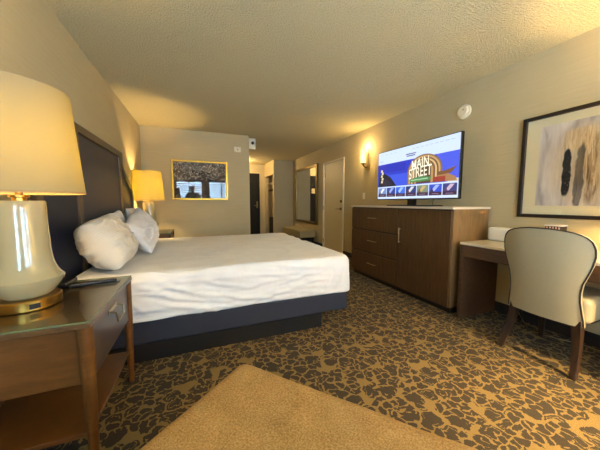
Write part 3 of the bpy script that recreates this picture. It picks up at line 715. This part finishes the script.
# white box beside dresser
t = thing('tissue_box', 'white rounded box at the desk end against the wall beside dresser', 'box', (2.7, 1.56, KZ))
bm = bmesh.new(); bx(bm, 2.64, 2.765, 1.43, 1.63, KZ + .001, .862); obj('shell', bm, M['paper'], t, bevel=.02, seg=4); child_to(t)
t = thing('snack_box', 'small dark patterned box with pale lid showing above the chair back', 'box', (2.69, 1.13, KZ))
box('body', 2.65, 2.74, 1.09, 1.19, KZ + .001, .912, M['frame_dk'], t, .003)
box('lid', 2.646, 2.744, 1.086, 1.194, .912, .922, M['paper'], t, .003)
bm = bmesh.new()
for k in range(5): bx(bm, 2.6485, 2.65, 1.095 + k * .019, 1.106 + k * .019, .878 + (k % 2) * .008, .907)
obj('print', bm, plain('faded pink print', '#b5988c', .6), t); child_to(t)

# desk lamp beyond the right edge of the frame
table = table_lamp(2.52, .50, KZ, 'cream ceramic desk lamp lit at the far right of the desk', P_DESK, True)
table['group'] = 'lamps on the desk'

# ---------------- desk chair ----------------
CYc = .965
t = thing('desk_chair', 'champagne faux leather desk chair with dark piping and dark legs', 'chair', (2.4, CYc, 0))
def hw(z):      # half width of the back at height z
    K = [(.32, .206), (.36, .204), (.42, .196), (.48, .189), (.54, .189), (.60, .197), (.66, .215), (.72, .232), (.78, .242), (.83, .240), (.87, .226), (.90, .198), (.918, .15), (.928, .10), (.933, .04)]
    for (a, wa), (b, wb) in zip(K, K[1:]):
        if z <= b: s = (z - a) / (b - a); s = s * s * (3 - 2 * s) if a > .8 and False else s; return wa + (wb - wa) * s
    return K[-1][1]
def back_pt(u, z, off):
    w = hw(z); y = u * w; lean = .07 * (1 - (z - .33) / .6)
    x = 2.095 + lean + .065 * (abs(u) * w / .26) ** 2.2 + off
    return Vector((x, CYc + y, z))
bm = bmesh.new(); NU, NZ = 24, 36; zsq = [.32 + .612 * (1 - (1 - k / NZ) ** 1.25) for k in range(NZ + 1)]
G = {}
for s, off in ((0, 0), (1, .055)):
    for i in range(NU + 1):
        for k in range(NZ + 1):
            u = -1 + 2 * i / NU
            e_ = min(1, (1 - abs(u)) * 4) ** .5 if s == 1 else 1; ez = min(1, (NZ - k) / 4) ** .5 if s == 1 else 1
            bulge = (.012 * (1 - u * u) if s == 0 else 0)
            G[(s, i, k)] = bm.verts.new(back_pt(u, zsq[k], (off * (.45 + .55 * e_ * ez) if s else -bulge * math.sin(PI * k / NZ))))
for i in range(NU):
    for k in range(NZ):
        bm.faces.new([G[(0, i, k)], G[(0, i, k + 1)], G[(0, i + 1, k + 1)], G[(0, i + 1, k)]]); bm.faces.new([G[(1, i, k)], G[(1, i + 1, k)], G[(1, i + 1, k + 1)], G[(1, i, k + 1)]])
for k in range(NZ):
    for i in (0, NU): bm.faces.new([G[(0, i, k)], G[(1, i, k)], G[(1, i, k + 1)], G[(0, i, k + 1)]])
for i in range(NU):
    for k in (0, NZ): bm.faces.new([G[(0, i, k)], G[(0, i + 1, k)], G[(1, i + 1, k)], G[(1, i, k)]])
bk = obj('backrest', bm, M['vinyl'], t, smooth=True, angle=50)
edge = [back_pt(-1, zsq[k], -.001) for k in range(NZ + 1)] + [back_pt(u / 8, zsq[NZ], -.001) for u in range(-7, 8)] + [back_pt(1, zsq[k], -.001) for k in range(NZ, -1, -1)]
bm = bmesh.new(); tube(bm, edge, .0042, 8); obj('piping', bm, M['pipe'], bk, smooth=True)
bm = bmesh.new(); bx(bm, 2.215, 2.62, CYc - .225, CYc + .195, .335, .50); st = obj('seat', bm, M['vinyl'], t, bevel=.035, seg=4)
for yy in (CYc - .226, CYc + .196):
    bm = bmesh.new(); tube(bm, [(2.24, yy, .355), (2.60, yy, .355)], .004, 8); obj('seat_piping', bm, M['pipe'], st)
def legm(p0, p1, r0, r1):
    bm = bmesh.new(); a, b = Vector(p0), Vector(p1); n = 4; rings = []
    for k in range(n + 1):
        s = k / n; c = a.lerp(b, s); c.x += (.02 if b.x < 2.4 else 0) * math.sin(PI * s); r = r0 + (r1 - r0) * s
        rings.append([bm.verts.new(c + Vector((r * sx, r * sy, 0))) for sx, sy in ((-1, -1), (1, -1), (1, 1), (-1, 1))])
    for A, B in zip(rings, rings[1:]):
        for k in range(4): bm.faces.new([A[k], A[(k + 1) % 4], B[(k + 1) % 4], B[k]])
    bm.faces.new(rings[0]); bm.faces.new(rings[-1]); obj('leg', bm, M['leg'], t, bevel=.004)
legm((2.22, CYc + .165, .36), (2.14, CYc + .205, 0), .026, .016); legm((2.22, CYc - .17, .36), (2.14, CYc - .205, 0), .026, .016)
legm((2.56, CYc + .15, .36), (2.60, CYc + .17, 0), .022, .015); legm((2.56, CYc - .18, .36), (2.60, CYc - .19, 0), .022, .015)
child_to(t); child_to(bk); child_to(st)

# ---------------- framed artwork above the desk ----------------
AY1, AY0, AZ0, AZ1 = 1.46, .22, .97, 1.85; e = .03
t = thing('framed_artwork', 'dark framed abstract print with cream mat above the desk', 'artwork', (XR, .84, 1.4))
bm = bmesh.new()
for q in ((AY0, AY0 + e, AZ0, AZ1), (AY1 - e, AY1, AZ0, AZ1), (AY0 + e, AY1 - e, AZ0, AZ0 + e), (AY0 + e, AY1 - e, AZ1 - e, AZ1)): bx(bm, XR - .035, XR - .001, *q)
obj('frame', bm, M['frame_dk'], t, bevel=.003)
box('mat_board', XR - .012, XR - .002, AY0 + e, AY1 - e, AZ0 + e, AZ1 - e, M['mat'], t)
def art_right():
    a = NT('abstract smoky print'); v = a.coords(); sp = a.add('ShaderNodeSeparateXYZ'); a.link(v, sp.inputs[0])
    y, z = sp.outputs[1], sp.outputs[2]
    w1 = a.noise(a.coords((1, 1, .5)), 9, 4, .6); wv = a.math('SUBTRACT', w1.outputs[0], .5)
    n1 = a.noise(a.coords((1, 4, .8)), 3, 4, .6, .8); streak = a.noise(a.coords((1, 26, 2.2)), 2, 5, .7, .6)
    base_ = a.ramp(n1.outputs[0], [(.3, '#9a9290'), (.5, '#c1b8b2'), (.72, '#d8d1c8')])
    def ell(cy, cz, ry, rz, wob=.08, soft=.25):
        dy = a.math('DIVIDE', a.math('SUBTRACT', a.math('ADD', y, a.math('MULTIPLY', wv, wob)), cy), ry)
        dz = a.math('DIVIDE', a.math('SUBTRACT', z, cz), rz)
        d_ = a.math('ADD', a.math('POWER', a.math('ABSOLUTE', dy), 2.0), a.math('POWER', a.math('ABSOLUTE', dz), 4.0))
        return a.math('DIVIDE', a.math('SUBTRACT', 1.0 + soft, d_), 2 * soft, True)
    col = base_
    arcm = ell(1.0, 1.40, .22, .30, .12, .5); col = a.mix(a.math('MULTIPLY', arcm, .8), col, a.ramp(streak.outputs[0], [(.3, '#a89b8c'), (.7, '#d5c6a8')]))
    topm = ell(1.06, 1.60, .12, .085, .2, .5); col = a.mix(a.math('MULTIPLY', topm, .8), col, a.ramp(streak.outputs[0], [(.35, '#a98e68'), (.65, '#e1d3b2')]))
    g = ell(1.068, 1.31, .027, .25, .07, .25); col = a.mix(a.math('MULTIPLY', g, .9), col, a.ramp(streak.outputs[0], [(.3, '#3a383c'), (.7, '#77716f')]))
    b1 = ell(1.0, 1.36, .028, .26, .12, .5); col = a.mix(a.math('MULTIPLY', b1, .95), col, a.ramp(streak.outputs[0], [(.34, '#54402b'), (.5, '#a5947c'), (.62, '#e2d9c8')]))
    dk = ell(1.142, 1.345, .026, .19, .06, .2)
    sp_ = a.noise(v, 60, 3, .6); dkc = a.ramp(sp_.outputs[0], [(.4, '#1e1b1d'), (.66, '#29262a'), (.70, '#b9b4b0')]); col = a.mix(dk, col, dkc)
    g2 = ell(.80, 1.35, .05, .24, .15, .6); col = a.mix(a.math('MULTIPLY', g2, .5), col, '#7e757a')
    a.set(Base_Color=col, Roughness=.8); return a.m
bm = bmesh.new(); bx(bm, XR - .014, XR - .012, AY0 + .125, AY1 - .125, AZ0 + .105, AZ1 - .10); obj('print', bm, art_right(), t)
box('glazing', XR - .022, XR - .019, AY0 + e, AY1 - e, AZ0 + e, AZ1 - e, M['glass'], t); child_to(t)

# ---------------- ottoman ----------------
t = thing('ottoman', 'mustard tweed upholstered ottoman in front of the camera', 'ottoman', (.24, .48, 0))
ca, sa = Vector((-.69, -.72, 0)).normalized(), Vector((.65, -.76, 0)).normalized()
oc = Vector((.122, .985, 0)) + ca * .31 + sa * .40
bm = bmesh.new(); ang = math.atan2(sa.y, sa.x)
def otd(p, n): return p + n * .004 * noise.noise(p * 6)
rounded_box_mesh(bm, 0, 0, .12, .50, .40, .31, .045, .02, otd)
vb = [v for v in bm.verts if v.co.z < .125]
o = obj('cushion', bm, M['tweed'], t, smooth=True, angle=180)
o.matrix_basis = Matrix.Translation(oc) @ Matrix.Rotation(ang, 4, 'Z')
bm = bmesh.new(); bx(bm, -.37, .37, -.28, .28, .10, .125); o = obj('base_frame', bm, M['leg'], t); o.matrix_basis = Matrix.Translation(oc) @ Matrix.Rotation(ang, 4, 'Z')
for sx in (-1, 1):
    for sy in (-1, 1):
        bm = bmesh.new(); tube(bm, [(sx * .33, sy * .24, 0), (sx * .33, sy * .24, .10)], .02, 12, taper=[.014, .022]); o = obj('leg', bm, M['leg'], t); o.matrix_basis = Matrix.Translation(oc) @ Matrix.Rotation(ang, 4, 'Z')
child_to(t)

# ---------------- lamps that light the room from outside the frame ----------------
t = thing('fill_lamp', 'added unseen brass floor lamp with cream shade giving warm fill', 'lamp', (2.25, -.80, 0))  # added out of view as warm fill and uplight for the ceiling
bm = bmesh.new(); lathe(bm, [(.14, 0.001), (.14, .02), (.02, .03), (.012, .05), (.012, 1.35), (.005, 1.36)], 2.25, -.80, 32); obj('pole', bm, M['brass'], t, smooth=True)
bm = bmesh.new(); lathe(bm, [(.22, 1.36), (.18, 1.66), (.177, 1.66), (.217, 1.36)], 2.25, -.80, 48, close=True); obj('lamp_shade', bm, M['shade'], t, smooth=True)
bulb('lamp_bulb', (2.25, -.80, 1.5), P_FILL, WARM, .05, t); child_to(t)
t = thing('ceiling_light', 'small round ceiling light by the entry door in the hall', 'ceiling light', (1.2, 8.0, ZC))
bm = bmesh.new(); lathe(bm, [(.13, ZC - .001), (.13, ZC - .02), (.11, ZC - .05), (.05, ZC - .06)], 1.20, 8.0, 32); obj('diffuser', bm, M['white'], t, smooth=True)
bulb('ceiling_bulb', (1.20, 8.0, ZC - .12), P_HALL, WALL_LIGHT, .06, t); child_to(t)

# ---------------- the photographer, seen only in the picture glass ----------------
M['skin'] = plain('skin', '#a5765a', .55); M['shirt'] = plain('black shirt', '#101014', .85); M['jeans'] = plain('dark jeans', '#1c2230', .85); M['hair'] = plain('dark hair', '#14100d', .7); M['shoe'] = plain('dark shoe', '#15120f', .5)
PO = Vector((-.17, -.50, 0))
def skinned(nodes, edges, root, sub=2):
    me = bpy.data.meshes.new('s'); names = list(nodes); me.from_pydata([nodes[n][0] for n in names], [(names.index(a), names.index(b)) for a, b in edges], [])
    o = bpy.data.objects.new('s', me); COL.objects.link(o); m = o.modifiers.new('skin', 'SKIN'); m.use_smooth_shade = True
    for i, n in enumerate(names):
        rr = nodes[n][1]; me.skin_vertices[0].data[i].radius = (rr if isinstance(rr, tuple) else (rr, rr)); me.skin_vertices[0].data[i].use_root = (n == root)
    q = o.modifiers.new('sub', 'SUBSURF'); q.levels = sub; q.render_levels = sub
    bpy.context.view_layer.update(); dg = bpy.context.evaluated_depsgraph_get(); out = bpy.data.meshes.new_from_object(o.evaluated_get(dg))
    bpy.data.objects.remove(o); bm = bmesh.new(); bm.from_mesh(out); bpy.data.meshes.remove(out); return bm
def merge(bm, other):
    me = bpy.data.meshes.new('m'); other.to_mesh(me); other.free(); bm.from_mesh(me); bpy.data.meshes.remove(me)
def ball(bm, c, s, n=16):
    r_ = bmesh.ops.create_uvsphere(bm, u_segments=n, v_segments=n // 2 + 2, radius=1.0)
    for v in r_['verts']: v.co = Vector((c[0] + v.co.x * s[0], c[1] + v.co.y * s[1], c[2] + v.co.z * s[2]))
def limb(sg, elbow, wrist, grow=0.0):
    g = grow
    return {'sh': ((sg * .185, -.01, 1.425), .062 + g), 'ua': ((sg * .225, .0, 1.30), .052 + g), 'el': (elbow, .043 + g), 'wr': (wrist, .028 + g)}
arms = {-1: ((-.235, .10, 1.14), (.055, .385, 1.075)), 1: ((.27, .12, 1.13), (.30, .385, 1.075))}
N = {'pel': ((0, 0, .97), (.15, .11)), 'bel': ((0, 0, 1.12), (.135, .10)), 'che': ((0, 0, 1.33), (.155, .11)), 'nck': ((0, -.01, 1.475), .062), 'hd0': ((0, .015, 1.545), .06), 'hd1': ((0, .03, 1.61), (.078, .092)), 'hd2': ((0, .02, 1.68), (.075, .09))}
Ed = [('pel', 'bel'), ('bel', 'che'), ('che', 'nck'), ('nck', 'hd0'), ('hd0', 'hd1'), ('hd1', 'hd2')]
for sg in (-1, 1):
    for k, v in limb(sg, *arms[sg]).items(): N[k + str(sg)] = v
    Ed += [('che', 'sh%d' % sg), ('sh%d' % sg, 'ua%d' % sg), ('ua%d' % sg, 'el%d' % sg), ('el%d' % sg, 'wr%d' % sg)]
    N['hp%d' % sg] = ((sg * .095, 0, .88), .095); N['kn%d' % sg] = ((sg * .105, .015, .50), .06); N['ca%d' % sg] = ((sg * .108, -.01, .34), .055); N['an%d' % sg] = ((sg * .11, -.02, .09), .038); N['to%d' % sg] = ((sg * .12, .13, .045), .035)
    Ed += [('pel', 'hp%d' % sg), ('hp%d' % sg, 'kn%d' % sg), ('kn%d' % sg, 'ca%d' % sg), ('ca%d' % sg, 'an%d' % sg), ('an%d' % sg, 'to%d' % sg)]
t = thing('person', 'person in a black shirt standing by the window holding up a phone', 'person', PO)
bm = skinned(N, Ed, 'pel')
ball(bm, (0, .125, 1.615), (.013, .02, .022)); ball(bm, (0, .112, 1.575), (.026, .010, .008))
for sg in (-1, 1):
    ball(bm, (sg * .032, .108, 1.645), (.013, .010, .009)); ball(bm, (sg * .088, .015, 1.625), (.012, .022, .034))
    w = Vector(arms[sg][1]); inn = -sg
    ball(bm, w + Vector((0, .045, .005)), (.018, .045, .038))      # palm
    for k in range(4):
        ln = (.032, .036, .033, .026)[k]; b = w + Vector((0, .078, .028 - .019 * k))
        tube(bm, [b - Vector((0, .02, 0)), b + Vector((inn * .004, ln * .8, 0)), b + Vector((inn * (.010 + ln * .5), ln * 1.15, 0)), b + Vector((inn * (.018 + ln), ln * .9, 0))], .008, 8, taper=[.0095, .009, .008, .006])
    tube(bm, [w + Vector((0, .02, .03)), w + Vector((inn * .012, .04, .055)), w + Vector((inn * .035, .050, .060))], .01, 8, taper=[.012, .0105, .008])
obj('body', bm, M['skin'], t, smooth=True, angle=180)
NS = {k: v for k, v in N.items() if k in ('pel', 'bel', 'che', 'sh1', 'sh-1', 'ua1', 'ua-1')}
NS = {k: (v[0], (v[1][0] + .014, v[1][1] + .014) if isinstance(v[1], tuple) else v[1] + .014) for k, v in NS.items()}
for sg in (-1, 1): NS['sl%d' % sg] = (tuple(Vector(N['ua%d' % sg][0]).lerp(Vector(arms[sg][0]), .6)), .06)
NS['nk'] = ((0, -.005, 1.44), .08)
bm = skinned(NS, [('pel', 'bel'), ('bel', 'che'), ('che', 'nk'), ('che', 'sh1'), ('che', 'sh-1'), ('sh1', 'ua1'), ('sh-1', 'ua-1'), ('ua1', 'sl1'), ('ua-1', 'sl-1')], 'pel'); obj('shirt', bm, M['shirt'], t, smooth=True, angle=180)
NJ = {'w': ((0, 0, 1.0), (.16, .12)), 'pel': ((0, 0, .93), (.165, .125))}; EJ = [('w', 'pel')]
for sg in (-1, 1):
    NJ['h%d' % sg] = ((sg * .095, 0, .86), .108); NJ['k%d' % sg] = ((sg * .105, .015, .50), .075); NJ['a%d' % sg] = ((sg * .11, -.02, .12), .062); EJ += [('pel', 'h%d' % sg), ('h%d' % sg, 'k%d' % sg), ('k%d' % sg, 'a%d' % sg)]
bm = skinned(NJ, EJ, 'pel'); obj('trousers', bm, M['jeans'], t, smooth=True, angle=180)
for sg in (-1, 1):
    bm = skinned({'h': ((sg * .11, -.035, .055), .05), 'm': ((sg * .115, .05, .05), .048), 't': ((sg * .125, .15, .042), .038)}, [('h', 'm'), ('m', 't')], 'm'); obj('shoe', bm, M['shoe'], t, smooth=True, angle=180)
bm = bmesh.new(); ball(bm, (0, -.005, 1.665), (.092, .105, .105), 24)
for v in bm.verts:
    if v.co.y > .05 and v.co.z < 1.70: v.co.y = .05 - (v.co.y - .05) * .2
    if v.co.z < 1.60: v.co.z = 1.60 - (1.60 - v.co.z) * .6
obj('hair', bm, M['hair'], t, smooth=True, angle=180)
t = thing('mobile_phone', 'black mobile phone held up at chest height by the person', 'phone', (.005, -.04, 1.09))
bm = bmesh.new(); v = bx(bm, -.078, .072, -.045, -.036, 1.050, 1.125); obj('case', bm, M['black'], t, bevel=.003)
bm = bmesh.new()
for x, z in ((-.05, 1.105), (-.05, 1.075)): tube(bm, [(x, -.036, z), (x, -.033, z)], .010, 16)
obj('lens', bm, M['glass_edge'], t); child_to(t)

# every part is modelled in world coordinates (the person's in its own): keep it there
for depth in range(3):
    bpy.context.view_layer.update()
    for o in COL.objects:
        p = o.parent; n_up = 0; q = o
        while q.parent: q = q.parent; n_up += 1
        if n_up == depth + 1 and q.name != 'person': o.matrix_parent_inverse = p.matrix_world.inverted()
